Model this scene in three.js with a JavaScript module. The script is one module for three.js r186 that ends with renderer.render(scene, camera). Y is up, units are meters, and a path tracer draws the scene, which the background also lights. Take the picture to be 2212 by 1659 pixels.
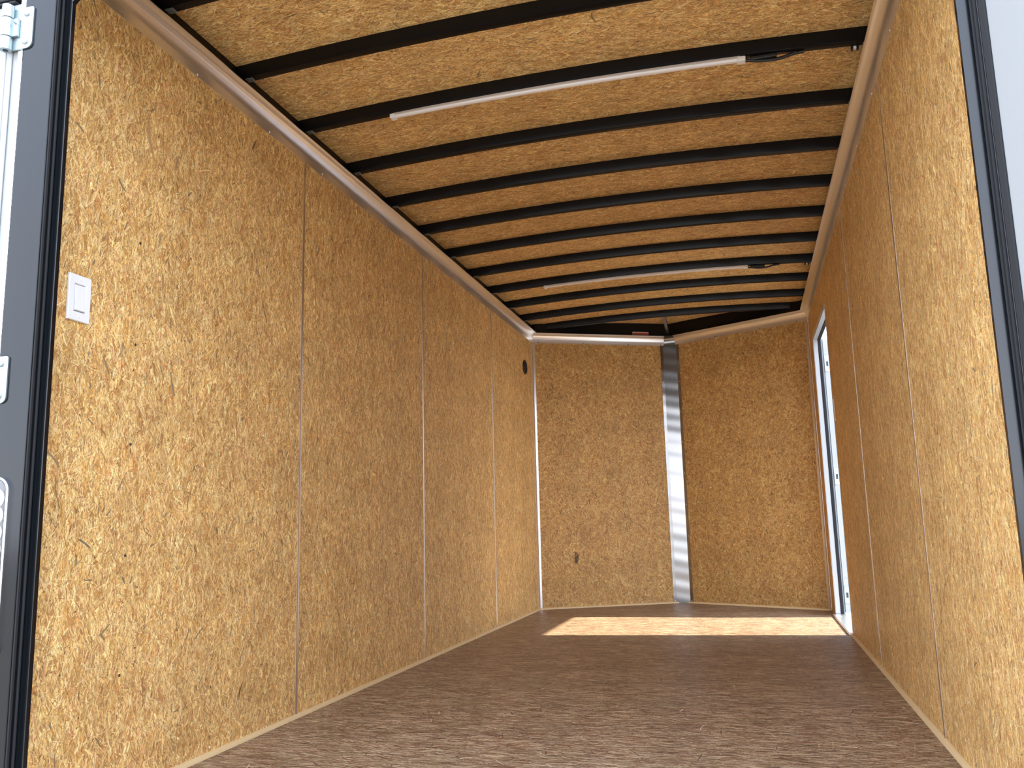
import * as THREE from 'three';
import { toCreasedNormals, mergeGeometries } from 'three/addons/utils/BufferGeometryUtils.js';
import { RoundedBoxGeometry } from 'three/addons/geometries/RoundedBoxGeometry.js';

// ---------------------------------------------------------------- camera, sky, sun, exposure
const scene = new THREE.Scene();
const camera = new THREE.PerspectiveCamera(2 * Math.atan(829.5 / 1820.24) * 180 / Math.PI, 2212 / 1659, 0.05, 300);
camera.position.set(1.5614, 0.647, 2.745);
camera.rotation.order = 'YXZ';
camera.rotation.set(0.163, 0.2686, -0.0252);

const renderer = new THREE.WebGLRenderer({ antialias: true });
renderer.toneMapping = THREE.LinearToneMapping;
renderer.toneMappingExposure = 1.7;
renderer.shadowMap.enabled = true;
renderer.shadowMap.type = THREE.PCFSoftShadowMap;

{ // pale daylight sky: milky at the horizon, bluer overhead
  const w = 64, h = 32, d = new Float32Array(w * h * 4);
  for (let j = 0; j < h; j++) for (let i = 0; i < w; i++) {
    const e = Math.max(0, ((j + 0.5) / h - 0.5) * 2), t = Math.pow(e, 0.6), o = (j * w + i) * 4;
    d[o] = 1.0 - 0.30 * t; d[o + 1] = 1.06 - 0.17 * t; d[o + 2] = 1.19 + 0.04 * t; d[o + 3] = 1;
  }
  const sky = new THREE.DataTexture(d, w, h, THREE.RGBAFormat, THREE.FloatType);
  sky.mapping = THREE.EquirectangularReflectionMapping; sky.magFilter = THREE.LinearFilter; sky.needsUpdate = true;
  scene.background = sky; scene.environment = sky;
  scene.backgroundIntensity = scene.environmentIntensity = 3.0;
}
const sun = new THREE.DirectionalLight(new THREE.Color().setRGB(1.0, 0.93, 0.80), 9.5);
sun.position.set(1.2 + 10, 10.45, -2.6 - 0.8); sun.target.position.set(1.2, 0, -2.6);
sun.castShadow = true; sun.shadow.mapSize.set(2048, 2048); sun.shadow.radius = 1.5;
Object.assign(sun.shadow.camera, { left: -8, right: 8, top: 8, bottom: -8, near: 1, far: 40 });
scene.add(sun, sun.target);

// ---------------------------------------------------------------- helpers
let seedState = 1;
const srand = (s) => { seedState = (s * 2654435761) >>> 0 || 1; };
const rnd = () => { seedState = (seedState + 0x6D2B79F5) >>> 0; let t = seedState; t = Math.imul(t ^ (t >>> 15), t | 1); t ^= t + Math.imul(t ^ (t >>> 7), t | 61); return ((t ^ (t >>> 14)) >>> 0) / 4294967296; };
const gauss = () => (rnd() + rnd() + rnd() + rnd() - 2) * 1.73;
const lin = (c) => { c /= 255; return c <= 0.04045 ? c / 12.92 : Math.pow((c + 0.055) / 1.055, 2.4); };
const V = (x, y, z) => new THREE.Vector3(x, y, z);
const taken = {};
function numbered(n) { if (!(n in taken)) { taken[n] = 0; return n; } taken[n]++; return n + '_' + String(taken[n]).padStart(3, '0'); }
function tag(o, label, category, kind, group) { o.userData.label = label; o.userData.category = category; if (kind) o.userData.kind = kind; if (group) o.userData.group = group; return o; }
function thing(name, label, category, kind, group) { const g = new THREE.Group(); g.name = numbered(name); scene.add(g); return tag(g, label, category, kind, group); }
function part(name, geo, mat, parent, label) {
  const m = new THREE.Mesh(geo, mat); m.name = name; m.castShadow = m.receiveShadow = true; parent.add(m);
  if (label) m.userData.label = label;
  return m;
}
const box = (x0, x1, y0, y1, z0, z1) => new THREE.BoxGeometry(x1 - x0, y1 - y0, z1 - z0).translate((x0 + x1) / 2, (y0 + y1) / 2, (z0 + z1) / 2);
const rbox = (x0, x1, y0, y1, z0, z1, r = 0.002, s = 2) => new RoundedBoxGeometry(x1 - x0, y1 - y0, z1 - z0, s, r).translate((x0 + x1) / 2, (y0 + y1) / 2, (z0 + z1) / 2);
const merge = (list) => mergeGeometries(list.map((g) => { const n = g.index ? g.toNonIndexed() : g; for (const k of Object.keys(n.attributes)) if (!['position', 'normal', 'uv'].includes(k)) n.deleteAttribute(k); return n; }));
// solid through rings of points (each ring the same closed outline), capped at both ends
function loft(rings, crease = 0.5, capShape = null) {
  const pos = [], n = rings[0].length, tri = (a, b, c) => pos.push(a.x, a.y, a.z, b.x, b.y, b.z, c.x, c.y, c.z);
  for (let i = 0; i + 1 < rings.length; i++) for (let k = 0; k < n; k++) {
    const a = rings[i][k], b = rings[i][(k + 1) % n], c = rings[i + 1][(k + 1) % n], d = rings[i + 1][k];
    tri(a, b, c); tri(a, c, d);
  }
  const cap = capShape ? THREE.ShapeUtils.triangulateShape(capShape.map(([x, y]) => new THREE.Vector2(x, y)), []) : Array.from({ length: n - 2 }, (_, k) => [0, k + 1, k + 2]);
  for (const [a, b, c] of cap) { tri(rings[0][a], rings[0][c], rings[0][b]); const r = rings[rings.length - 1]; tri(r[a], r[b], r[c]); }
  const g = new THREE.BufferGeometry(); g.setAttribute('position', new THREE.Float32BufferAttribute(pos, 3));
  g.setAttribute('uv', new THREE.Float32BufferAttribute(new Float32Array(pos.length / 3 * 2), 2));
  g.computeVertexNormals();
  // outward check
  g.computeBoundingBox(); let vol = 0;
  for (let i = 0; i < pos.length; i += 9) vol += pos[i] * (pos[i + 4] * pos[i + 8] - pos[i + 5] * pos[i + 7]) + pos[i + 1] * (pos[i + 5] * pos[i + 6] - pos[i + 3] * pos[i + 8]) + pos[i + 2] * (pos[i + 3] * pos[i + 7] - pos[i + 4] * pos[i + 6]);
  if (vol < 0) { const p = g.attributes.position.array; for (let i = 0; i < p.length; i += 9) for (let k = 0; k < 3; k++) { const t = p[i + 3 + k]; p[i + 3 + k] = p[i + 6 + k]; p[i + 6 + k] = t; } g.computeVertexNormals(); }
  return crease > 0 ? toCreasedNormals(g, crease) : g;
}
// uv in metres from two position axes, each face by its own normal; swap turns the grain along the other axis
function metreUV(g, tile, ou, ov, swap = false, flip = 1) {
  const p = g.attributes.position, n = g.attributes.normal, uv = new Float32Array(p.count * 2);
  for (let i = 0; i < p.count; i++) {
    const ax = Math.abs(n.getX(i)), ay = Math.abs(n.getY(i)), az = Math.abs(n.getZ(i));
    let u, v;
    if (ay > ax && ay > az) { u = p.getZ(i); v = p.getX(i); } else if (ax > az) { u = p.getZ(i); v = p.getY(i); } else { u = p.getX(i); v = p.getY(i); }
    if (swap) [u, v] = [v, u];
    uv[i * 2] = flip * u / tile + ou; uv[i * 2 + 1] = v / tile + ov;
  }
  g.setAttribute('uv', new THREE.BufferAttribute(uv, 2)); return g;
}

// ---------------------------------------------------------------- oriented strand board, painted strand by strand (grain along v)
function strandBoard(seed, size, metres, pal, opt = {}) {
  srand(seed);
  const px = size / metres, N = size * size, col = new Float32Array(N * 3), hgt = new Float32Array(N).fill(0.4);
  const pick = () => { let r = rnd() * pal.total; for (const p of pal.list) { r -= p[0]; if (r <= 0) return p[1]; } return pal.list[0][1]; };
  for (let i = 0; i < N; i++) { col[i * 3] = pal.base[0]; col[i * 3 + 1] = pal.base[1]; col[i * 3 + 2] = pal.base[2]; }
  function strand(cx, cy, len, wid, ang, c, edge, lift) { // all in metres
    const hl = len * px / 2, hw = Math.max(0.55, wid * px / 2), ca = Math.sin(ang), sa = Math.cos(ang); // long axis (ca, sa): ang 0 is up
    const bend = gauss() * 0.12 * hl, taper = 0.35 + 0.6 * rnd(), ph = rnd() * 50, sk = (rnd() - 0.5) * 1.2;
    const R = Math.ceil(hl + hw + 2 + Math.abs(bend)), X = cx * px, Y = cy * px;
    const rx = Math.ceil(Math.abs(ca) * hl + Math.abs(sa) * hw + Math.abs(bend) + 2), ry = Math.ceil(Math.abs(sa) * hl + Math.abs(ca) * hw + Math.abs(bend) + 2);
    for (let y = -Math.min(R, ry); y <= Math.min(R, ry); y++) for (let x = -Math.min(R, rx); x <= Math.min(R, rx); x++) {
      const l = x * ca + y * sa, t = l / hl; if (t < -1 || t > 1) continue;
      const w = x * sa - y * ca - bend * (t * t - 0.4), hh = hw * (1 - (1 - taper) * t * t);
      const q = w / hh; if (q < -1 || q > 1 || Math.abs(l + sk * w) > hl) continue;
      const gx = (((Math.round(X) + x) % size) + size) % size, gy = (((Math.round(Y) + y) % size) + size) % size, o = gy * size + gx;
      const streak = 1 + 0.10 * Math.sin(ph + w * 2.3 + Math.sin(ph + l * 0.05) * 1.5) + 0.05 * Math.sin(ph * 3 + w * 5.1);
      const e = edge && (q > 1 - 1.0 / hh || t > 1 - 1.2 / hl) ? 0.56 : 1, a = 0.9;
      for (let k = 0; k < 3; k++) col[o * 3 + k] = col[o * 3 + k] * (1 - a) + a * c[k] * streak * e;
      hgt[o] = hgt[o] * 0.4 + 0.6 * (lift + 0.12 * q * sk);
    }
  }
  const area = metres * metres, S = opt.stretch ?? 1, sg = opt.sigma ?? 0.45;
  const angle = () => (rnd() < (opt.stray ?? 0.22) ? rnd() * Math.PI : gauss() * sg);
  const go = (count, l0, l1, w0, w1, edgeP, tint) => {
    for (let i = 0; i < count; i++) {
      const c = tint ? tint() : pick(), v = 1 + gauss() * (opt.vary ?? 0.15), L = (l0 + (l1 - l0) * rnd() * rnd()) * S;
      strand(rnd() * metres, rnd() * metres, L, w0 + (w1 - w0) * rnd(), angle(), [c[0] * v, c[1] * v, c[2] * v * (1 + gauss() * 0.04)], rnd() < edgeP, rnd());
    }
  };
  go(area * 4200, 0.03, 0.12, 0.005, 0.018, 0.7);
  go(area * 7000, 0.015, 0.07, 0.002, 0.008, 0.6);
  go(area * 9000, 0.006, 0.035, 0.0010, 0.0035, 0.45);
  go(area * 9000, 0.015, 0.07, 0.0007, 0.0015, 0, opt.fibre ?? (() => (rnd() < 0.6 ? [246, 217, 160] : [178, 130, 78]).map(lin)));
  const dark = opt.dark ?? [[128, 86, 48], [104, 74, 46], [148, 98, 58]];
  go(area * 5200, 0.004, 0.020, 0.0007, 0.0018, 0, () => dark[Math.floor(rnd() * 3)].map(lin));
  go(area * 90, 0.015, 0.06, 0.002, 0.006, 0.3, () => [[128, 112, 84], [112, 102, 80], [136, 110, 76]][Math.floor(rnd() * 3)].map(lin));
  go(area * 90, 0.003, 0.009, 0.002, 0.004, 0, () => [52, 38, 28].map(lin));
  if (opt.flecks) go(area * 2600, 0.02, 0.075, 0.0016, 0.0045, 0.3, () => (rnd() < 0.72 ? [[98, 66, 48], [84, 60, 44], [118, 76, 60]][Math.floor(rnd() * 3)] : [196, 176, 150]).map(lin));
  for (const m of opt.marks ?? []) strand(m[0], m[1], m[2], m[3], m[4], m[5].map(lin), false, 0.2);
  // slow drift of tone from sheet to sheet of veneer
  const data = new Uint8Array(N * 4), enc = (c) => 255 * (c <= 0.0031308 ? 12.92 * c : 1.055 * Math.pow(c, 1 / 2.4) - 0.055);
  const f = 2 * Math.PI / size;
  for (let y = 0; y < size; y++) for (let x = 0; x < size; x++) {
    const o = y * size + x, d = 1 + (opt.drift ?? 0.07) * (Math.sin(f * (2 * x + 3 * y) + seed) * Math.sin(f * (3 * x - 2 * y) + 2 * seed) + 0.7 * Math.sin(f * (7 * x + 4 * y) + 1) * Math.sin(f * (5 * x - 6 * y) + seed) + 0.4 * Math.sin(f * (17 * x + 3 * y)) * Math.sin(f * (13 * y - 4 * x) + seed));
    for (let k = 0; k < 3; k++) data[o * 4 + k] = Math.max(0, Math.min(255, enc(Math.max(0, Math.min(1, col[o * 3 + k] * d)))));
    data[o * 4 + 3] = 255;
  }
  const map = new THREE.DataTexture(data, size, size); map.colorSpace = THREE.SRGBColorSpace;
  const hd = new Uint8Array(N * 4);
  if (opt.bump) for (let i = 0; i < N; i++) { hd[i * 4] = hd[i * 4 + 1] = hd[i * 4 + 2] = Math.max(0, Math.min(255, hgt[i] * 255)); hd[i * 4 + 3] = 255; }
  const bump = opt.bump ? new THREE.DataTexture(hd, size, size) : null;
  for (const t of [map, bump]) if (t) { t.wrapS = t.wrapT = THREE.RepeatWrapping; t.magFilter = THREE.LinearFilter; t.minFilter = THREE.LinearMipmapLinearFilter; t.generateMipmaps = true; t.needsUpdate = true; }
  return { map, bump };
}
const palette = (list, base) => ({ list: list.map(([w, c]) => [w, c.map(lin)]), total: list.reduce((s, a) => s + a[0], 0), base: base.map(lin) });
const woodPal = palette([[26, [221, 177, 108]], [20, [233, 193, 124]], [18, [207, 158, 87]], [12, [189, 136, 73]], [12, [245, 213, 146]], [4, [196, 132, 80]], [5, [186, 148, 94]], [4, [166, 116, 66]], [4, [214, 160, 110]]], [203, 154, 88]);
const floorPal = palette([[28, [162, 137, 104]], [20, [176, 153, 120]], [18, [147, 120, 89]], [11, [136, 105, 77]], [10, [190, 169, 137]], [5, [132, 95, 70]], [6, [143, 127, 94]], [4, [108, 80, 58]]], [145, 118, 87]);
const TILE = 1.8, TEX = 2048;
// marks sit on the rear left panel (grain coordinates in metres on the tile) and on the left nose panel
const rearMarks = [[0.34, 0.143 + 0.010, 0.055, 0.004, -0.35, [60, 40, 24]], [0.352, 0.143 - 0.006, 0.05, 0.003, -0.35, [52, 34, 20]], [0.344, 0.143, 0.03, 0.002, -0.3, [40, 26, 16]],
  [0.98, 1.07, 0.05, 0.006, 0.5, [128, 118, 100]], [0.72, 1.06, 0.07, 0.007, 0.3, [122, 112, 92]], [0.86, 1.75, 0.10, 0.010, 0.25, [172, 140, 98]], [0.80, 1.74, 0.12, 0.005, 0.1, [160, 126, 84]], [0.74, 1.72, 0.05, 0.006, -0.2, [150, 118, 80]]];
const noseMarks = [[0.30, 0.37, 0.085, 0.030, 0, [74, 62, 42]], [0.30, 0.39, 0.03, 0.006, 0.5, [190, 150, 100]], [0.307, 0.36, 0.02, 0.004, -0.4, [176, 134, 86]]];
const osbA = strandBoard(11, TEX, TILE, woodPal, { marks: rearMarks, bump: true });
const osbB = strandBoard(23, TEX, TILE, woodPal, { sigma: 0.38 });
const osbN = strandBoard(37, TEX, TILE, woodPal, { sigma: 0.75, stray: 0.35, marks: noseMarks });
const osbF = strandBoard(53, TEX, TILE, floorPal, { sigma: 0.22, stray: 0.08, stretch: 1.5, flecks: true, vary: 0.21, fibre: () => (rnd() < 0.5 ? [186, 164, 138] : [120, 92, 72]).map(lin), drift: 0.09, dark: [[96, 63, 46], [82, 56, 40], [108, 73, 54]], bump: true });
const wood = (t, bump, r = 0.62, tint = [1, 1, 1], bs = 0.0004) => new THREE.MeshStandardMaterial({ map: t, bumpMap: bump, bumpScale: bs, roughness: r, color: new THREE.Color().setRGB(...tint) });
const M = {
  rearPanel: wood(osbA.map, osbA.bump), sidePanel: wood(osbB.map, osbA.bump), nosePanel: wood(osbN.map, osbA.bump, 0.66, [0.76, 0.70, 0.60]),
  ceiling: wood(osbB.map, osbA.bump, 0.66), floor: wood(osbF.map, osbF.bump, 0.5),
  trimWood: new THREE.MeshStandardMaterial({ color: new THREE.Color().setRGB(0.70, 0.52, 0.28), roughness: 0.6 }),
  alu: new THREE.MeshStandardMaterial({ color: new THREE.Color().setRGB(0.93, 0.92, 0.91), metalness: 1, roughness: 0.33 }),
  strip: new THREE.MeshStandardMaterial({ color: new THREE.Color().setRGB(0.85, 0.85, 0.85), metalness: 1, roughness: 0.28 }),
  bright: new THREE.MeshStandardMaterial({ color: new THREE.Color().setRGB(0.31, 0.30, 0.285), metalness: 1, roughness: 0.22 }),
  zinc: new THREE.MeshStandardMaterial({ color: new THREE.Color().setRGB(0.40, 0.46, 0.47), metalness: 0.85, roughness: 0.36 }),
  screw: new THREE.MeshStandardMaterial({ color: new THREE.Color().setRGB(0.86, 0.86, 0.84), metalness: 0.5, roughness: 0.3 }),
  darkScrew: new THREE.MeshStandardMaterial({ color: new THREE.Color().setRGB(0.06, 0.06, 0.07), metalness: 0.6, roughness: 0.4 }),
  steel: new THREE.MeshPhysicalMaterial({ color: new THREE.Color().setRGB(0.004, 0.0035, 0.0035), roughness: 0.32, specularIntensity: 0.5 }),
  frame: new THREE.MeshStandardMaterial({ color: new THREE.Color().setRGB(0.004, 0.005, 0.006), roughness: 0.14 }),
  post: new THREE.MeshPhysicalMaterial({ color: new THREE.Color().setRGB(0.006, 0.0065, 0.007), roughness: 0.12, specularIntensity: 0.62 }),
  rubber: new THREE.MeshStandardMaterial({ color: new THREE.Color().setRGB(0.010, 0.010, 0.011), roughness: 0.85 }),
  white: new THREE.MeshStandardMaterial({ color: new THREE.Color().setRGB(0.40, 0.41, 0.42), roughness: 0.38 }),
  doorSkin: new THREE.MeshStandardMaterial({ color: new THREE.Color().setRGB(0.265, 0.268, 0.262), roughness: 0.4 }),
  plastic: new THREE.MeshStandardMaterial({ color: new THREE.Color().setRGB(0.82, 0.82, 0.81), roughness: 0.35 }),
  lens: new THREE.MeshPhysicalMaterial({ color: new THREE.Color().setRGB(0.80, 0.76, 0.74), roughness: 0.35, clearcoat: 0.6, clearcoatRoughness: 0.15 }),
  housing: new THREE.MeshStandardMaterial({ color: new THREE.Color().setRGB(0.62, 0.60, 0.58), metalness: 0.5, roughness: 0.4 }),
  blackPlastic: new THREE.MeshStandardMaterial({ color: new THREE.Color().setRGB(0.014, 0.014, 0.014), roughness: 0.4 }),
  chrome: new THREE.MeshStandardMaterial({ color: new THREE.Color().setRGB(0.9, 0.9, 0.92), metalness: 1, roughness: 0.08 }),
  clear: new THREE.MeshPhysicalMaterial({ color: 0xffffff, transmission: 1, thickness: 0, roughness: 0.03, ior: 1.45 }),
  red: new THREE.MeshStandardMaterial({ color: new THREE.Color().setRGB(0.42, 0.05, 0.03), roughness: 0.5 }),
  paper: new THREE.MeshStandardMaterial({ color: new THREE.Color().setRGB(0.62, 0.5, 0.42), roughness: 0.6 }),
  strut: new THREE.MeshStandardMaterial({ color: new THREE.Color().setRGB(0.22, 0.21, 0.20), metalness: 0.9, roughness: 0.4 }),
  skin: new THREE.MeshStandardMaterial({ color: new THREE.Color().setRGB(0.20, 0.21, 0.22), roughness: 0.4, metalness: 0.2 }),
};
{ // the nose post is a thin polished sheet, gently uneven
  const s = 128, d = new Uint8Array(s * s * 4);
  for (let y = 0; y < s; y++) for (let x = 0; x < s; x++) { const u = x / s * 6.283, v = y / s * 6.283, h = 0.5 + 0.22 * Math.sin(v * 2 + Math.sin(u) * 0.7) + 0.14 * Math.sin(v * 5 + u); d.fill(h * 255, (y * s + x) * 4, (y * s + x) * 4 + 3); d[(y * s + x) * 4 + 3] = 255; }
  const t = new THREE.DataTexture(d, s, s); t.wrapS = t.wrapT = THREE.RepeatWrapping; t.magFilter = THREE.LinearFilter; t.needsUpdate = true;
  M.bright.bumpMap = t; M.bright.bumpScale = 0.0022;
}

// ---------------------------------------------------------------- measures of the trailer (metres)
const W = 2.0535, ZR = 1.244, ZC = -3.5475, AX = 1.02, AZ = -4.097, XC = W / 2;
const HW = 2.112, HC = 2.045, CT = 2.105, CC = 0.045;             // wall height, lower and upper edge of the cove, how far it stands out
const roofY = (x) => 2.214 - 0.0304 * (x - XC) * (x - XC), BOW = 0.049, BOWW = 0.031, BOW0 = 0.0525, STEP = 0.4067;
const ZS1 = 0, ZS2 = -1.22, ZS3 = -2.44;                           // left seams
const ZA = -0.0183, ZB = -1.2366, ZD = -2.285, ZE = -3.225, DOORH = 1.835; // right seams, side door opening
const corners = [V(0, 0, ZR - 0.004), V(0, 0, ZC), V(AX, 0, AZ), V(W, 0, ZC), V(W, 0, ZR - 0.004)];
const inward = corners.slice(0, 4).map((a, i) => { const d = corners[i + 1].clone().sub(a).normalize(); return V(-d.z, 0, d.x); });
const miter = corners.map((c, i) => { const a = inward[Math.max(0, i - 1)], b = inward[Math.min(3, i)]; return a.clone().add(b).divideScalar(1 + a.dot(b)); });
// outline [distance from the wall, height] swept along wall i of the plan, mitred at the corners
function alongWall(i, outline, crease = 0.5) {
  const ring = (k) => outline.map(([d, y]) => corners[k].clone().addScaledVector(miter[k], d).setY(y));
  return loft([ring(i), ring(i + 1)], crease, outline);
}

// ---------------------------------------------------------------- floor, ceiling, walls
const ground = tag(part('ground', metreUV(box(-60, 60, -0.85, -0.55, -60, 60), 1, 0, 0), new THREE.MeshStandardMaterial({ color: new THREE.Color().setRGB(0.24, 0.23, 0.21), roughness: 0.9 }), scene), 'pale concrete yard around the trailer', 'ground', 'structure');

const floor = thing('floor', 'strand board trailer floor with a patch of sunlight by the side door', 'floor', 'structure');
{
  const z = [ZR + 0.03, 0.66, -0.56, -1.78, -2.995, -4.10];
  for (let i = 0; i < 5; i++) {
    const a = z[i] - (i ? 0.0006 : 0), b = z[i + 1] + (i < 4 ? 0.0006 : 0);
    let g;
    if (i < 4) g = box(-0.005, W + 0.005, -0.018, 0, b, a);
    else { // tapers into the nose
      const s = [[-0.005, a], [-0.005, ZC], [AX, AZ - 0.003], [W + 0.005, ZC], [W + 0.005, a]];
      g = loft([s.map(([x, zz]) => V(x, -0.018, zz)), s.map(([x, zz]) => V(x, 0, zz))], 0.3);
    }
    part('floor_panel', metreUV(g, TILE, 0.17 * i, 0.31 * i), M.floor, floor);
  }
  part('subfloor', box(-0.08, W + 0.08, -0.09, -0.0185, ZC, ZR + 0.036), M.skin, floor);
  const s = [[-0.08, ZC], [AX, AZ - 0.08], [W + 0.08, ZC]];
  part('subfloor', loft([s.map(([x, zz]) => V(x, -0.09, zz)), s.map(([x, zz]) => V(x, -0.0185, zz))], 0), M.skin, floor);
}
const ceiling = thing('ceiling', 'crowned strand board ceiling above the black roof bows', 'ceiling', 'structure');
{
  const cut = [ZR + 0.03, BOW0 + 2 * STEP - 0.015, BOW0 - STEP - 0.015, BOW0 - 4 * STEP - 0.015, BOW0 - 7 * STEP - 0.015, AZ - 0.08];
  for (let i = 0; i < 5; i++) {
    const rings = [];
    for (let k = 0; k <= 24; k++) { const x = -0.07 + (W + 0.14) * k / 24, y = roofY(x); rings.push([V(x, y, cut[i]), V(x, y, cut[i + 1]), V(x, y + 0.011, cut[i + 1]), V(x, y + 0.011, cut[i])]); }
    part('ceiling_panel', metreUV(loft(rings, 0.6), TILE, 0.23 * i + 0.1, 0.41 * i), M.ceiling, ceiling);
  }
  const rings = [];
  for (let k = 0; k <= 24; k++) { const x = -0.085 + (W + 0.17) * k / 24, y = roofY(x); rings.push([V(x, y + 0.012, ZR + 0.036), V(x, y + 0.012, AZ - 0.09), V(x, y + 0.03, AZ - 0.09), V(x, y + 0.03, ZR + 0.036)]); }
  part('roof_skin', loft(rings, 0.6), M.skin, ceiling);
}
const T = 0.009, gap = 0.0012;
function screwAt(parent, x, y, z, nx, nz, mat, r = 0.004) {
  const m = part('screw', new THREE.SphereGeometry(r, 8, 5, 0, Math.PI * 2, 0, Math.PI / 2).scale(1, 0.5, 1), mat, parent);
  m.position.set(x, y, z); m.quaternion.setFromUnitVectors(V(0, 1, 0), V(nx, 0, nz)); return m;
}
function seamStrip(parent, x, z, dir, y0, y1, w = 0.0075) {
  part('seam_strip', loft([y0, y1].map((y) => [[0, -w], [0.0012, -w], [0.0028, -w * 0.5], [0.0028, w * 0.5], [0.0012, w], [0, w]].map(([d, zz]) => V(x + dir * d, y, z + zz))), 0.2), M.strip, parent, 'narrow aluminium seam strip');
}
const wallLeft = thing('wall_left', 'long left wall of strand board panels without a door', 'wall', 'structure');
{
  const z = [ZR - 0.004, ZS1, ZS2, ZS3, ZC];
  for (let i = 0; i < 4; i++) {
    const g = box(-T, 0, 0, HW, z[i + 1] + gap, z[i] - gap);
    part('wall_panel', metreUV(g, TILE, i ? 0.29 * i : 0, i ? 0.37 * i : 0), i ? M.sidePanel : M.rearPanel, wallLeft);
  }
  for (const s of [ZS1, ZS2, ZS3]) seamStrip(wallLeft, 0, s, 1, 0.012, HC + 0.004);
  part('outer_wall', box(-0.08, -0.0095, -0.018, 2.112, ZC, ZR + 0.02), M.skin, wallLeft);
  for (const y of [1.428, 1.144, 0.876, 0.588, 0.291]) screwAt(wallLeft, 0, y, 0.878, 1, 0, M.darkScrew);
  for (const zz of [0.49, -0.32, -0.73]) screwAt(wallLeft, 0, 0.024, zz, 1, 0, M.screw);
}
const wallRight = thing('wall_right', 'right wall of strand board panels with the side door opening', 'wall', 'structure');
{
  const z = [ZR - 0.004, ZA, ZB, ZD];
  for (let i = 0; i < 3; i++) part('wall_panel', metreUV(box(W, W + T, 0, HW, z[i + 1] + gap, z[i] - gap), TILE, 0.21 + 0.33 * i, 0.13 + 0.29 * i, false, -1), M.sidePanel, wallRight);
  part('wall_panel', metreUV(box(W, W + T, DOORH, HW, ZE, ZD - gap), TILE, 0.5, 0.2, false, -1), M.sidePanel, wallRight);
  part('wall_panel', metreUV(box(W, W + T, 0, HW, ZC, ZE), TILE, 0.7, 0.6, false, -1), M.sidePanel, wallRight);
  for (const s of [ZA, ZB]) seamStrip(wallRight, W, s, -1, 0.012, HC + 0.004, 0.006);
  part('outer_wall', box(W + 0.0095, W + 0.055, -0.018, 2.112, ZD, ZR + 0.02), M.skin, wallRight);
  part('outer_wall', box(W + 0.0095, W + 0.055, -0.018, 2.112, ZC, ZE), M.skin, wallRight);
  part('outer_wall', box(W + 0.0095, W + 0.055, DOORH, 2.112, ZE, ZD), M.skin, wallRight);
}
function noseWall(name, i, label) {
  const g = thing(name, label, 'wall', 'structure'), a = corners[i], b = corners[i + 1], n = inward[i], L = a.distanceTo(b), d = b.clone().sub(a).normalize();
  const pl = new THREE.BoxGeometry(L, HW, T).translate(L / 2, HW / 2, -T / 2); metreUV(pl, TILE, i === 1 ? 0 : 0.45, 0);
  const basis = new THREE.Matrix4().makeBasis(d, V(0, 1, 0), d.clone().cross(V(0, 1, 0))).setPosition(a);
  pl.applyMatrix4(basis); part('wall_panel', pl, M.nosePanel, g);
  const o = new THREE.BoxGeometry(L, 2.203, 0.06).translate(L / 2, 2.203 / 2 - 0.018, -0.041); o.applyMatrix4(basis); part('outer_wall', o, M.skin, g);
  const t0 = i === 1 ? 0.817 : 0.30;
  for (const y of [1.724, 1.436, 1.153, 0.875, 0.59, 0.30, 0.02]) { const p = a.clone().addScaledVector(d, t0); screwAt(g, p.x, y, p.z, n.x, n.z, M.screw, 0.0035); }
  return g;
}
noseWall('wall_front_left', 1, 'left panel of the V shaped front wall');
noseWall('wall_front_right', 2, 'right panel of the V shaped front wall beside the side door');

// baseboards: slim quarter-round along each wall
{
  const q = [[0, 0]]; for (let k = 0; k <= 6; k++) { const t = k / 6 * Math.PI / 2; q.push([0.013 * Math.cos(t), 0.012 * Math.sin(t)]); }
  const names = [['baseboard_left', 'slim quarter-round strip along the foot of the left wall'], ['baseboard_front_left', 'slim quarter-round strip along the left nose panel'], ['baseboard_front_right', 'slim quarter-round strip along the right nose panel']];
  names.forEach(([n, l], i) => tag(part(n, alongWall(i, q), M.trimWood, scene), l, 'baseboard', 'structure'));
  const r = q.map(([d, y]) => [W - d, y]);
  tag(part('baseboard_right', loft([ZR - 0.004, ZD + 0.02].map((z) => r.map(([x, y]) => V(x, y, z))), 0.5), M.trimWood, scene), 'slim quarter-round strip along the foot of the right wall', 'baseboard', 'structure');
}
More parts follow.
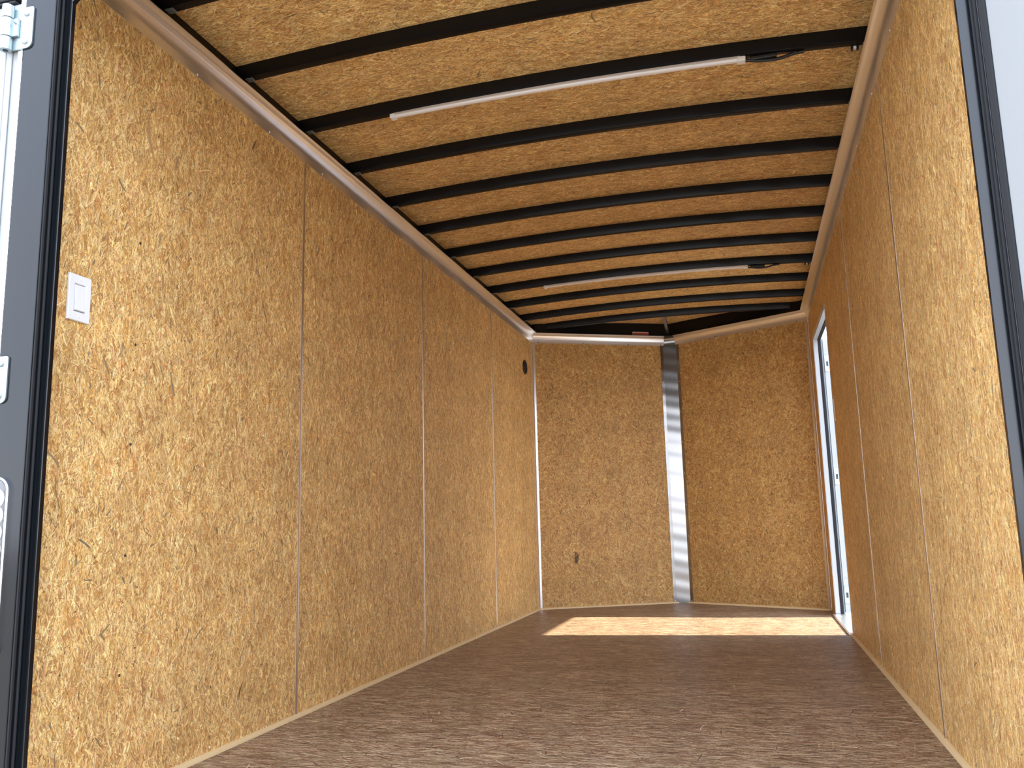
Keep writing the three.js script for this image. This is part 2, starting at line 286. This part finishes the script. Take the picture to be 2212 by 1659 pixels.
// coves: concave aluminium moulding under the ceiling on each wall
const coveOutline = (() => {
  const o = [[0.0005, HC - 0.010], [0.003, HC - 0.010], [0.003, HC + 0.006]], R = CT - HC - 0.006, cx = CC, cy = HC + 0.006;
  for (let k = 1; k <= 10; k++) { const t = k / 10 * Math.PI / 2; o.push([cx - (CC - 0.003) * Math.cos(t), cy + R * Math.sin(t)]); }
  o.push([CC + 0.004, CT], [CC + 0.004, CT + 0.003], [0.0005, CT + 0.003]);
  return o;
})();
[['trim_1', 'concave aluminium cove moulding along the top of the left wall'], ['trim_2', 'concave aluminium cove moulding over the left nose panel'], ['trim_3', 'concave aluminium cove moulding over the right nose panel'], ['trim_4', 'concave aluminium cove moulding along the top of the right wall']].forEach(([n, l], i) => {
  const g = tag(new THREE.Group(), l, 'trim', 'structure'); g.name = n; scene.add(g);
  part('moulding', alongWall(i, coveOutline, 0.35), M.alu, g);
  const a = corners[i], b = corners[i + 1], nn = inward[i], d = b.clone().sub(a).normalize(), L = a.distanceTo(b);
  const at = i === 0 || i === 3 ? [0.664, 0.253, -0.136, -0.557, -0.959, -1.346, -1.75, -2.15, -2.56, -2.966, -3.37].map((z) => Math.abs(z - a.z)) : [0.05, 0.42, 0.80, L - 0.08];
  for (const s of at) { const p = a.clone().addScaledVector(d, s).addScaledVector(nn, 0.003); screwAt(g, p.x, HC - 0.003, p.z, nn.x, nn.z, i === 1 || i === 2 ? M.darkScrew : M.screw, 0.0042); }
});
{ // sleeve over the mitre at the nose
  const base = V(AX, 0, AZ + 0.021), half = 0.043;
  const g = loft([AX - half, AX + half].map((x) => coveOutline.map(([d, y]) => V(x, y, base.z + d + 0.003))), 0.35, coveOutline);
  tag(part('trim_5', g, M.bright, scene), 'short bright cap over the cove joint at the nose', 'trim', 'structure');
}
{ // strips in the two front corners and the polished post in the nose
  for (const [i, n, l] of [[1, 'trim_6', 'upright aluminium strip in the left front corner'], [3, 'trim_7', 'upright aluminium strip in the right front corner']]) {
    const c = corners[i], a = corners[i - 1].clone().sub(c).normalize(), b = corners[i + 1].clone().sub(c).normalize(), m = miter[i], w = 0.022, t = 0.0018;
    const o = [c.clone().addScaledVector(a, w), c.clone().addScaledVector(m, 0.0002), c.clone().addScaledVector(b, w), c.clone().addScaledVector(b, w).addScaledVector(inward[i], t), c.clone().addScaledVector(m, 0.008), c.clone().addScaledVector(a, w).addScaledVector(inward[i - 1], t)];
    tag(part(n, loft([0.012, HC - 0.006].map((y) => o.map((p) => p.clone().setY(y))), 0.3, o.map((p) => [p.x, p.z])), M.strip, scene), l, 'trim', 'structure');
  }
  const post = tag(new THREE.Group(), 'polished aluminium post where the two nose panels meet', 'trim', 'structure'); post.name = 'trim_8'; scene.add(post);
  const h = 0.052, k = 0.539, fl = 0.022, zf = AZ + k * h + 0.001, o = [[-h - fl, zf + k * fl], [-h, zf], [h, zf], [h + fl, zf + k * fl], [h + fl, zf + k * fl + 0.002], [h, zf + 0.0022], [-h, zf + 0.0022], [-h - fl, zf + k * fl + 0.002]];
  const g = loft([0.002, HC - 0.006].map((y) => o.map(([x, z]) => V(AX + x, y, z))), 0.1, o); metreUV(g, 0.5, 0, 0); part('post_sheet', g, M.bright, post);
  for (let j = 0; j < 8; j++) for (const s of [-1, 1]) { const x = AX + s * (h + fl * 0.5); screwAt(post, x, 0.02 + j * 0.245, zf + k * fl * 0.5 + 0.002, -s * 0.476, 0.879, M.screw, 0.0035); }
}

// ---------------------------------------------------------------- roof bows
const bowSection = (x, z, h = BOW, w = BOWW) => { const y = roofY(x) - 0.0005, b = y - h, c = 0.004; return [V(x, y, z), V(x, b + c, z), V(x, b + 0.0012, z - 0.0012), V(x, b, z - c), V(x, b, z - w + c), V(x, b + c, z - w), V(x, y, z - w)]; };
const bowLabels = ['black roof bow nearest the rear door, at the upper edge of the photo', 'black roof bow just behind the rearmost bow, without a light', 'black roof bow carrying the nearer LED strip light', 'first black roof bow in front of the nearer strip light', 'second black roof bow in front of the nearer strip light', 'third black roof bow in front of the nearer strip light', 'fourth black roof bow in front of the nearer strip light', 'black roof bow just before the one with the far strip light', 'black roof bow carrying the far LED strip light', 'first black roof bow beyond the far strip light', 'second black roof bow beyond the far strip light', 'last black roof bow, at the start of the V nose'];
for (let i = -2; i <= 9; i++) {
  const z = i === 9 ? -3.575 : BOW0 - i * STEP, rings = [];
  for (let k = 0; k <= 24; k++) rings.push(bowSection(-0.0005 + (W + 0.001) * k / 24, z));
  const g = thing('roof_bow', bowLabels[i + 2], 'roof beam', null, 'curved black roof bows');
  part('bow', loft(rings, 0.5), M.steel, g);
  for (const x of [0.044, W - 0.030]) part('bracket', rbox(x - 0.014, x + 0.014, roofY(x) - BOW - 0.003, roofY(x) - BOW, z - 0.028, z - 0.004, 0.001), M.zinc, g, 'small zinc bracket tab');
}
function noseHeader(i, label) {
  const g = thing('nose_header', label, 'roof beam', null, 'black headers over the V nose'), a = corners[i], b = corners[i + 1], n = 6, rings = [];
  for (let k = 0; k <= n; k++) {
    const p = a.clone().lerp(b, k / n), m = miter[i].clone().lerp(miter[i + 1], k / n), y1 = roofY(p.x) - 0.001, y0 = CT + 0.004;
    rings.push([[-0.05, y1], [-0.05, y0], [0.022, y0], [0.028, y0 + 0.006], [0.028, y1]].map(([d, y]) => p.clone().addScaledVector(m, d).setY(y)));
  }
  part('beam', loft(rings, 0.4), M.steel, g); return g;
}
const headerLeft = noseHeader(1, 'black beam above the cove of the left nose panel');
noseHeader(2, 'black beam above the cove of the right nose panel');
{
  const a = V(AX + 0.005, roofY(AX) - 0.012, -3.607), b = V(AX - 0.008, roofY(AX) - 0.075, AZ + 0.045), d = b.clone().sub(a), L = d.length();
  const g = thing('nose_strut', 'short grey metal strap running from the last roof bow to the nose', 'strut');
  const m = part('strap', rbox(-0.013, 0.013, -0.005, 0.005, 0, L, 0.0015), M.strut, g); m.position.copy(a); m.quaternion.setFromUnitVectors(V(0, 0, 1), d.normalize());
}
{ // sticker on the left nose header
  const n = inward[1], d = corners[2].clone().sub(corners[1]).normalize(), g = thing('warning_sticker', 'small red and white sticker on the black beam of the nose', 'sticker');
  const basis = new THREE.Matrix4().makeBasis(d, V(0, 1, 0), n);
  const at = corners[1].clone().addScaledVector(d, 0.90).addScaledVector(n, 0.0284).setY(0);
  const put = (nm, geo, mat) => { const m = part(nm, geo, mat, g); m.applyMatrix4(basis.clone().setPosition(at)); };
  put('sheet', box(-0.068, 0.068, 2.118, 2.141, 0, 0.0006), M.paper); put('red_band', box(-0.066, 0.066, 2.119, 2.134, 0.0006, 0.0010), M.red);
}
// upper side rails that close the shell between wall top and roof
for (const [x0, x1, n, l] of [[-0.078, -0.001, 'trim_9', 'black rail between the left wall top and the roof'], [W + 0.001, W + 0.078, 'trim_10', 'black rail between the right wall top and the roof']])
  tag(part(n, box(x0, x1, 2.1125, 2.187, ZC, ZR + 0.02), M.steel, scene), l, 'trim', 'structure');

// ---------------------------------------------------------------- LED strip lights (switched off)
function stripLight(zBow, label) {
  const g = thing('strip_light', label, 'light', null, 'LED strip lights under the bows'), z = zBow - 0.017, x0 = 0.385, x1 = 1.632, base = (x) => roofY(x) - BOW - 0.0008;
  const bar = (sec, a, b, n = 16) => { const r = []; for (let k = 0; k <= n; k++) { const x = a + (b - a) * k / n, y = base(x); r.push(sec.map(([dz, dy]) => V(x, y + dy, z + dz))); } return loft(r, 0.5, sec); };
  part('housing', bar([[0.014, 0], [0.014, -0.006], [0.012, -0.0075], [-0.012, -0.0075], [-0.014, -0.006], [-0.014, 0]], x0, x1), M.housing, g);
  const sec = []; for (let k = 0; k <= 8; k++) { const t = k / 8 * Math.PI; sec.push([0.0105 * Math.cos(t), -0.0075 - 0.0075 * Math.sin(t)]); }
  part('diffuser', bar(sec, x0 + 0.004, x1 - 0.004), M.lens, g, 'frosted cover of the strip');
  for (const [a, b] of [[x0 - 0.010, x0 + 0.012], [x1 - 0.012, x1 + 0.016]]) { const xm = (a + b) / 2; part('end_cap', rbox(a, b, base(xm) - 0.0165, base(xm) - 0.0002, z - 0.0145, z + 0.0145, 0.004, 3), M.plastic, g, 'white plastic end cap'); }
  // black connector and wire loom to the right of the bar, clipped up to the bow
  const y = (x) => base(x);
  const wire = (pts, r) => new THREE.TubeGeometry(new THREE.CatmullRomCurve3(pts.map((p) => V(...p))), 28, r, 7, false);
  const c = part('cable', wire([[x1 + 0.014, y(1.65) - 0.010, z], [x1 + 0.06, y(1.7) - 0.016, z - 0.004], [x1 + 0.12, y(1.75) - 0.016, z - 0.006], [x1 + 0.165, y(1.8) - 0.006, z - 0.004], [x1 + 0.20, y(1.83) - 0.003, z - 0.002]], 0.0055), M.blackPlastic, g, 'black cable loom');
  part('connector', rbox(x1 + 0.03, x1 + 0.115, y(1.7) - 0.014, y(1.7) - 0.001, z - 0.010, z + 0.009, 0.004, 3), M.blackPlastic, c);
  part('connector', rbox(x1 + 0.165, x1 + 0.178, y(1.8) - 0.010, y(1.8) - 0.001, z - 0.006, z + 0.006, 0.002), M.blackPlastic, c);
  part('cable_clip', merge([rbox(1.975, 1.982, y(1.98) - 0.012, y(1.98) - 0.0005, z - 0.02, z - 0.006, 0.0015), rbox(1.992, 1.999, y(1.995) - 0.012, y(1.995) - 0.0005, z - 0.02, z - 0.006, 0.0015)]), M.blackPlastic, g);
  part('cable_tie', rbox(1.9825, 1.9915, y(1.99) - 0.009, y(1.99) - 0.0005, z - 0.018, z - 0.008, 0.001), M.plastic, g, 'white tie between the clips');
}
stripLight(BOW0, 'nearer long strip light, unlit, under the third roof bow');
stripLight(BOW0 - 6 * STEP, 'farther long strip light, unlit, near the V nose');

// ---------------------------------------------------------------- wall fittings
{
  const g = thing('light_switch', 'white rocker light switch on the left wall by the rear post', 'switch'); g.position.set(0, 1.218, 1.089);
  const s = new THREE.Shape(); s.moveTo(-0.036, -0.058); s.lineTo(0.036, -0.058); s.lineTo(0.036, 0.058); s.lineTo(-0.036, 0.058); s.closePath();
  const hole = new THREE.Path(); hole.moveTo(-0.0172, -0.0342); hole.lineTo(-0.0172, 0.0342); hole.lineTo(0.0172, 0.0342); hole.lineTo(0.0172, -0.0342); hole.closePath(); s.holes.push(hole);
  part('cover_plate', new THREE.ExtrudeGeometry(s, { depth: 0.0025, bevelEnabled: true, bevelThickness: 0.0028, bevelSize: 0.0025, bevelOffset: -0.0025, bevelSegments: 3 }).translate(0, 0, 0.0030).rotateY(Math.PI / 2), M.plastic, g);
  part('backing', box(0.0004, 0.002, -0.034, 0.034, -0.0170, 0.0170), M.plastic, g);
  const rk = part('rocker', rbox(-0.003, 0.0045, -0.0325, 0.0325, -0.0158, 0.0158, 0.0014, 3), M.plastic, g, 'rocker tilted out at the bottom'); rk.position.x = 0.0052; rk.rotation.z = 0.075;
  for (const y of [-0.048, 0.048]) { const sc = part('screw', new THREE.SphereGeometry(0.0033, 10, 6, 0, 6.3, 0, Math.PI / 2).scale(1, 0.45, 1).rotateZ(-Math.PI / 2), M.plastic, g); sc.position.set(0.0082, y, 0); }
}
{
  const g = thing('wall_vent', 'round black vent on the left wall close to the front corner', 'vent'); g.position.set(0, 1.799, -3.295); g.rotation.z = -Math.PI / 2;
  part('rim', new THREE.LatheGeometry([[0.040, 0], [0.056, 0], [0.056, 0.004], [0.052, 0.009], [0.044, 0.010], [0.040, 0.006], [0.040, 0]].map(([r, y]) => new THREE.Vector2(r, y)), 28), M.blackPlastic, g);
  part('back_plate', new THREE.CylinderGeometry(0.0405, 0.0405, 0.002, 24).translate(0, 0.0014, 0), M.blackPlastic, g);
  for (let k = -2; k <= 2; k++) { const L = Math.sqrt(0.04 * 0.04 - (k * 0.0145) ** 2) * 2; const m = part('louvre', rbox(-0.0012, 0.0012, -0.006, 0.006, -L / 2, L / 2, 0.0005), M.blackPlastic, g); m.position.set(k * 0.0145, 0.0065, 0); m.rotation.z = 0.5; }
}
part('strike_plate', rbox(W - 0.0018, W - 0.0001, 1.16, 1.285, -2.272, -2.232, 0.0006), M.alu, wallRight, 'small metal strike plate beside the door');

// ---------------------------------------------------------------- side door
const door1 = thing('door_1', 'white side door standing open outside the right wall near the nose', 'door', 'structure');
{
  const a = ZE, b = ZD, x0 = W - 0.0015, x1 = W + 0.027, x2 = W + 0.047, t = 0.012;
  const frame = part('frame', merge([rbox(x0, x1, 0.016, DOORH, a, a + t, 0.0015), rbox(x0, x1, 0.016, DOORH, b - t, b, 0.0015), rbox(x0, x1, DOORH - t, DOORH, a + t, b - t, 0.0015)]), M.white, door1, 'white aluminium door frame');
  part('frame', merge([rbox(W - 0.0035, W - 0.0002, 0.016, DOORH + 0.012, a - 0.016, a + 0.002, 0.001), rbox(W - 0.0035, W - 0.0002, DOORH - 0.002, DOORH + 0.014, a + 0.0025, b - 0.001, 0.001)]), M.alu, door1, 'aluminium flange of the frame');
  part('gasket', merge([rbox(x1, x2, 0.016, DOORH, a + 0.001, a + t + 0.004, 0.003), rbox(x1, x2, 0.016, DOORH, b - t - 0.004, b - 0.001, 0.003), rbox(x1, x2, DOORH - t - 0.004, DOORH - 0.001, a + t + 0.004, b - t - 0.004, 0.003)]), M.rubber, frame);
  part('sill', rbox(W - 0.022, W + 0.056, 0.0005, 0.015, a + 0.001, b - 0.001, 0.002), M.alu, door1, 'aluminium threshold');
  for (const z of [-3.05, -2.6, -2.4]) screwAt(door1, W + 0.012, 0.0148, z, 0, 0, M.screw, 0.004).rotation.set(0, 0, 0);
  // the leaf hangs on the front jamb and stands straight out
  const lx0 = W + 0.058, lx1 = lx0 + 0.90, lz = ZE - 0.012;
  const leaf = part('leaf', rbox(lx0, lx1, 0.018, DOORH - 0.004, lz - 0.038, lz, 0.004), M.white, door1, 'white inner face of the door');
  part('kick_panel', rbox(lx0 + 0.002, lx1 - 0.01, 0.034, 0.236, lz, lz + 0.0015, 0.0006), M.white, leaf);
  part('inner_panel', rbox(lx0 + 0.002, lx1 - 0.01, 0.240, DOORH - 0.010, lz, lz + 0.0015, 0.0006), M.white, leaf);
  part('seal', rbox(lx1 - 0.03, lx1 - 0.012, 0.05, 1.78, lz + 0.0018, lz + 0.012, 0.003), M.rubber, leaf);
  for (const y of [1.655, 0.895, 0.130]) {
    const h = part('hinge', merge([rbox(lx0 + 0.008, lx0 + 0.032, y - 0.055, y + 0.055, lz + 0.0018, lz + 0.005, 0.001), new THREE.CylinderGeometry(0.006, 0.006, 0.10, 10).translate(lx0 + 0.004, y, lz + 0.006)]), M.zinc, door1, 'zinc hinge');
    part('bolt', rbox(lx0 + 0.014, lx0 + 0.026, y - 0.016, y + 0.016, lz + 0.0052, lz + 0.010, 0.002), M.darkScrew, h);
  }
}

// ---------------------------------------------------------------- rear frame and the two rear doors
const ZP = 1.280, FI = 0.092, PI_ = 0.068, HT = 1.955;
const rear = thing('trim_11', 'black steel frame around the open rear of the trailer', 'door frame', 'structure');
{
  const side = (m) => { // m maps x from the left side
    const f = (x0, x1, y0, y1, z0, z1, r) => { const a = m(x0), b = m(x1); return rbox(Math.min(a, b), Math.max(a, b), y0, y1, z0, z1, r); };
    part('door_stop', f(0.0005, FI, 0.001, 2.16, ZR, ZR + 0.012, 0.0015), M.frame, rear, 'glossy black door stop');
    part('post', f(-0.02, PI_, -0.09, 2.16, ZR + 0.0125, ZP, 0.002), M.post, rear, 'dark painted rear corner post');
    part('weather_seal', merge([f(PI_ - 0.001, PI_ + 0.0035, 0.02, 1.94, ZP - 0.010, ZP - 0.003, 0.0015), f(PI_ - 0.0005, PI_ + 0.005, 0.02, 1.94, ZR + 0.013, ZR + 0.0185, 0.002)]), M.rubber, rear);
    part('outer_post', f(-0.082, -0.0205, -0.09, 2.16, ZR + 0.021, ZP - 0.014, 0.002), M.frame, rear);
    // gusset across the upper corner
    const s = [[FI - 0.001, 1.8935], [FI - 0.001, HT], [FI + 0.062, HT]].map(([x, y]) => [m(x), y]);
    part('gusset', loft([ZR, ZR + 0.012].map((z) => s.map(([x, y]) => V(x, y, z))), 0, s), M.frame, rear);
  };
  side((x) => x); side((x) => W - x);
  part('header', rbox(FI + 0.001, W - FI - 0.001, HT, 2.16, ZR, ZP, 0.002), M.frame, rear);
  part('roof_edge', box(-0.08, W + 0.08, 2.1605, 2.245, ZR + 0.037, ZP + 0.01), M.frame, rear);
  part('threshold', rbox(PI_ + 0.001, W - PI_ - 0.001, -0.09, -0.001, ZR + 0.037, ZP, 0.002), M.frame, rear);
}
function boltHead(parent, x, y, z) { const b = part('bolt', new THREE.LatheGeometry([[0, 0.0062], [0.004, 0.0058], [0.0066, 0.0040], [0.0078, 0.0012], [0.0078, 0]].map(([r, h]) => new THREE.Vector2(r, h)), 14).rotateX(Math.PI / 2), M.zinc, parent); b.position.set(x, y, z); return b; }
// left rear door, swung right round so that its inner face looks back
const door2 = thing('door_2', 'white left rear door swung open, seen at the left edge', 'door', 'structure');
{
  const xr = -0.022, top = 1.905, z1 = 1.276;
  const leaf = part('leaf', rbox(xr - 0.96, xr - 0.013, -0.03, top, z1 - 0.045, z1 - 0.001, 0.003), M.doorSkin, door2);
  part('inner_skin', rbox(xr - 0.955, xr - 0.030, 0.0, top - 0.014, z1 - 0.0008, z1 + 0.003, 0.002), M.doorSkin, leaf);
  for (const x of [xr - 0.052, xr - 0.085]) part('skin_rib', rbox(x - 0.006, x + 0.006, 0.02, top - 0.03, z1 + 0.0008, z1 + 0.0048, 0.0018), M.doorSkin, leaf);
  part('top_seal', merge([rbox(xr - 0.955, xr - 0.03, top + 0.001, top + 0.007, z1 - 0.03, z1 + 0.006, 0.002), rbox(xr - 0.955, xr - 0.03, top + 0.014, top + 0.024, z1 - 0.03, z1 + 0.002, 0.003)]), M.rubber, leaf);
  part('top_rail', rbox(xr - 0.955, xr - 0.02, top + 0.0005, top + 0.04, z1 - 0.044, z1 - 0.031, 0.002), M.housing, leaf);
  // diamond-plate edging: little raised bars on an aluminium strip
  const ed = part('edge_plate', box(xr - 0.0125, xr + 0.001, -0.02, top + 0.03, z1 - 0.03, z1 + 0.003), M.alu, leaf, 'diamond plate aluminium edging');
  const lug = []; for (let k = 0; k < 96; k++) { const y = 0.0 + k * 0.0198, s = k % 2 ? 1 : -1; lug.push(new THREE.SphereGeometry(1, 6, 4).scale(0.0065, 0.0017, 0.0011).rotateZ(s * 0.8).translate(xr - 0.006, y, z1 + 0.003)); }
  const lg = part('raised_lug', merge(lug), M.alu, ed); lg.userData.kind = 'stuff';
  // hinges: plate on the post, barrel in front of the door edge
  for (const yc of [1.831, 0.985, 0.14]) {
    const h = new THREE.Group(); h.name = 'hinge'; h.userData.label = 'zinc plated rear door hinge'; door2.add(h); h.position.set(0, yc, ZP);
    const sh = new THREE.Shape(); sh.moveTo(-0.050, -0.052); sh.lineTo(-0.006, -0.052); sh.quadraticCurveTo(0.008, -0.050, 0.008, -0.036); sh.lineTo(0.008, 0.046); sh.quadraticCurveTo(0.008, 0.052, 0.002, 0.052); sh.lineTo(-0.050, 0.052); sh.closePath();
    part('plate', new THREE.ExtrudeGeometry(sh, { depth: 0.003, bevelEnabled: true, bevelThickness: 0.0007, bevelSize: 0.0007, bevelSegments: 2 }).translate(0, 0, 0.0008), M.zinc, h);
    for (const [y0, y1] of [[-0.056, -0.024], [-0.0225, 0.0245], [0.026, 0.058]]) {
      const tube = new THREE.LatheGeometry([[0.0062, y0], [0.0125, y0], [0.0132, y0 + 0.001], [0.0132, y1 - 0.001], [0.0125, y1], [0.0062, y1], [0.0062, y0]].map(([r, y]) => new THREE.Vector2(r, y)), 18); tube.translate(-0.056, 0, 0.0140);
      part('barrel', tube, M.zinc, h);
    }
    part('pin', new THREE.CylinderGeometry(0.0058, 0.0058, 0.100, 12).translate(-0.056, 0, 0.0140), M.darkScrew, h);
    part('gusset', rbox(-0.045, -0.028, -0.022, 0.024, 0.0045, 0.0125, 0.002), M.zinc, h);
    for (const y of [-0.036, 0.036]) boltHead(h, -0.010, y, 0.0045);
    const m = part('grease_nipple', new THREE.ConeGeometry(0.005, 0.014, 10).rotateX(Math.PI / 2), M.zinc, h); m.position.set(-0.032, 0.010, 0.016);
  }
}
// right rear door, standing about square to the opening; its inner face is in the shade
const door3 = thing('door_3', 'plain pale right rear door swung open at the right edge', 'door', 'structure');
{
  const L = part('leaf', rbox(0, 0.045, -0.03, 2.02, 0, 0.97, 0.004), M.doorSkin, door3);
  part('edge_seal', rbox(-0.004, 0.006, -0.02, 2.0, -0.010, 0.004, 0.002), M.rubber, L);
  door3.position.set(1.993, 0, ZP + 0.014); door3.rotation.y = 29 * Math.PI / 180;
}
// ---------------------------------------------------------------- tail light on the left post
{
  const g = thing('tail_light', 'long oval clear LED tail light on the left rear post', 'tail light'); g.position.set(0.006, 0.582, ZP + 0.0006);
  const oval = (w, h) => { const s = new THREE.Shape(), r = w; s.moveTo(-w, -h + r); s.absarc(0, -h + r, r, Math.PI, 2 * Math.PI); s.lineTo(w, h - r); s.absarc(0, h - r, r, 0, Math.PI); s.closePath(); return s; };
  const rim = oval(0.032, 0.19), inner = oval(0.0265, 0.1845); rim.holes.push(inner);
  part('bezel', new THREE.ExtrudeGeometry(rim, { depth: 0.006, bevelEnabled: true, bevelThickness: 0.002, bevelSize: 0.0015, bevelOffset: -0.0015, bevelSegments: 3, curveSegments: 20 }), M.chrome, g, 'chrome bezel');
  part('base_plate', new THREE.ExtrudeGeometry(oval(0.0262, 0.184), { depth: 0.001, bevelEnabled: false, curveSegments: 20 }), M.blackPlastic, g);
  for (let k = 0; k < 9; k++) { // ringed reflector cups
    const pr = []; for (let j = 0; j <= 22; j++) { const r = 0.0008 + 0.0195 * j / 22; pr.push(new THREE.Vector2(r, 0.0012 + 0.0035 * (j / 22) ** 2 + 0.0007 * (j % 2))); }
    const m = part('reflector', new THREE.LatheGeometry(pr, 24).rotateX(Math.PI / 2), M.chrome, g); m.position.set(0, -0.148 + k * 0.0365, 0);
  }
  part('lens', new THREE.ExtrudeGeometry(oval(0.0262, 0.184), { depth: 0.0012, bevelEnabled: true, bevelThickness: 0.001, bevelSize: 0.001, bevelOffset: -0.001, bevelSegments: 2, curveSegments: 20 }).translate(0, 0, 0.0075), M.clear, g, 'clear lens');
}

renderer.render(scene, camera);
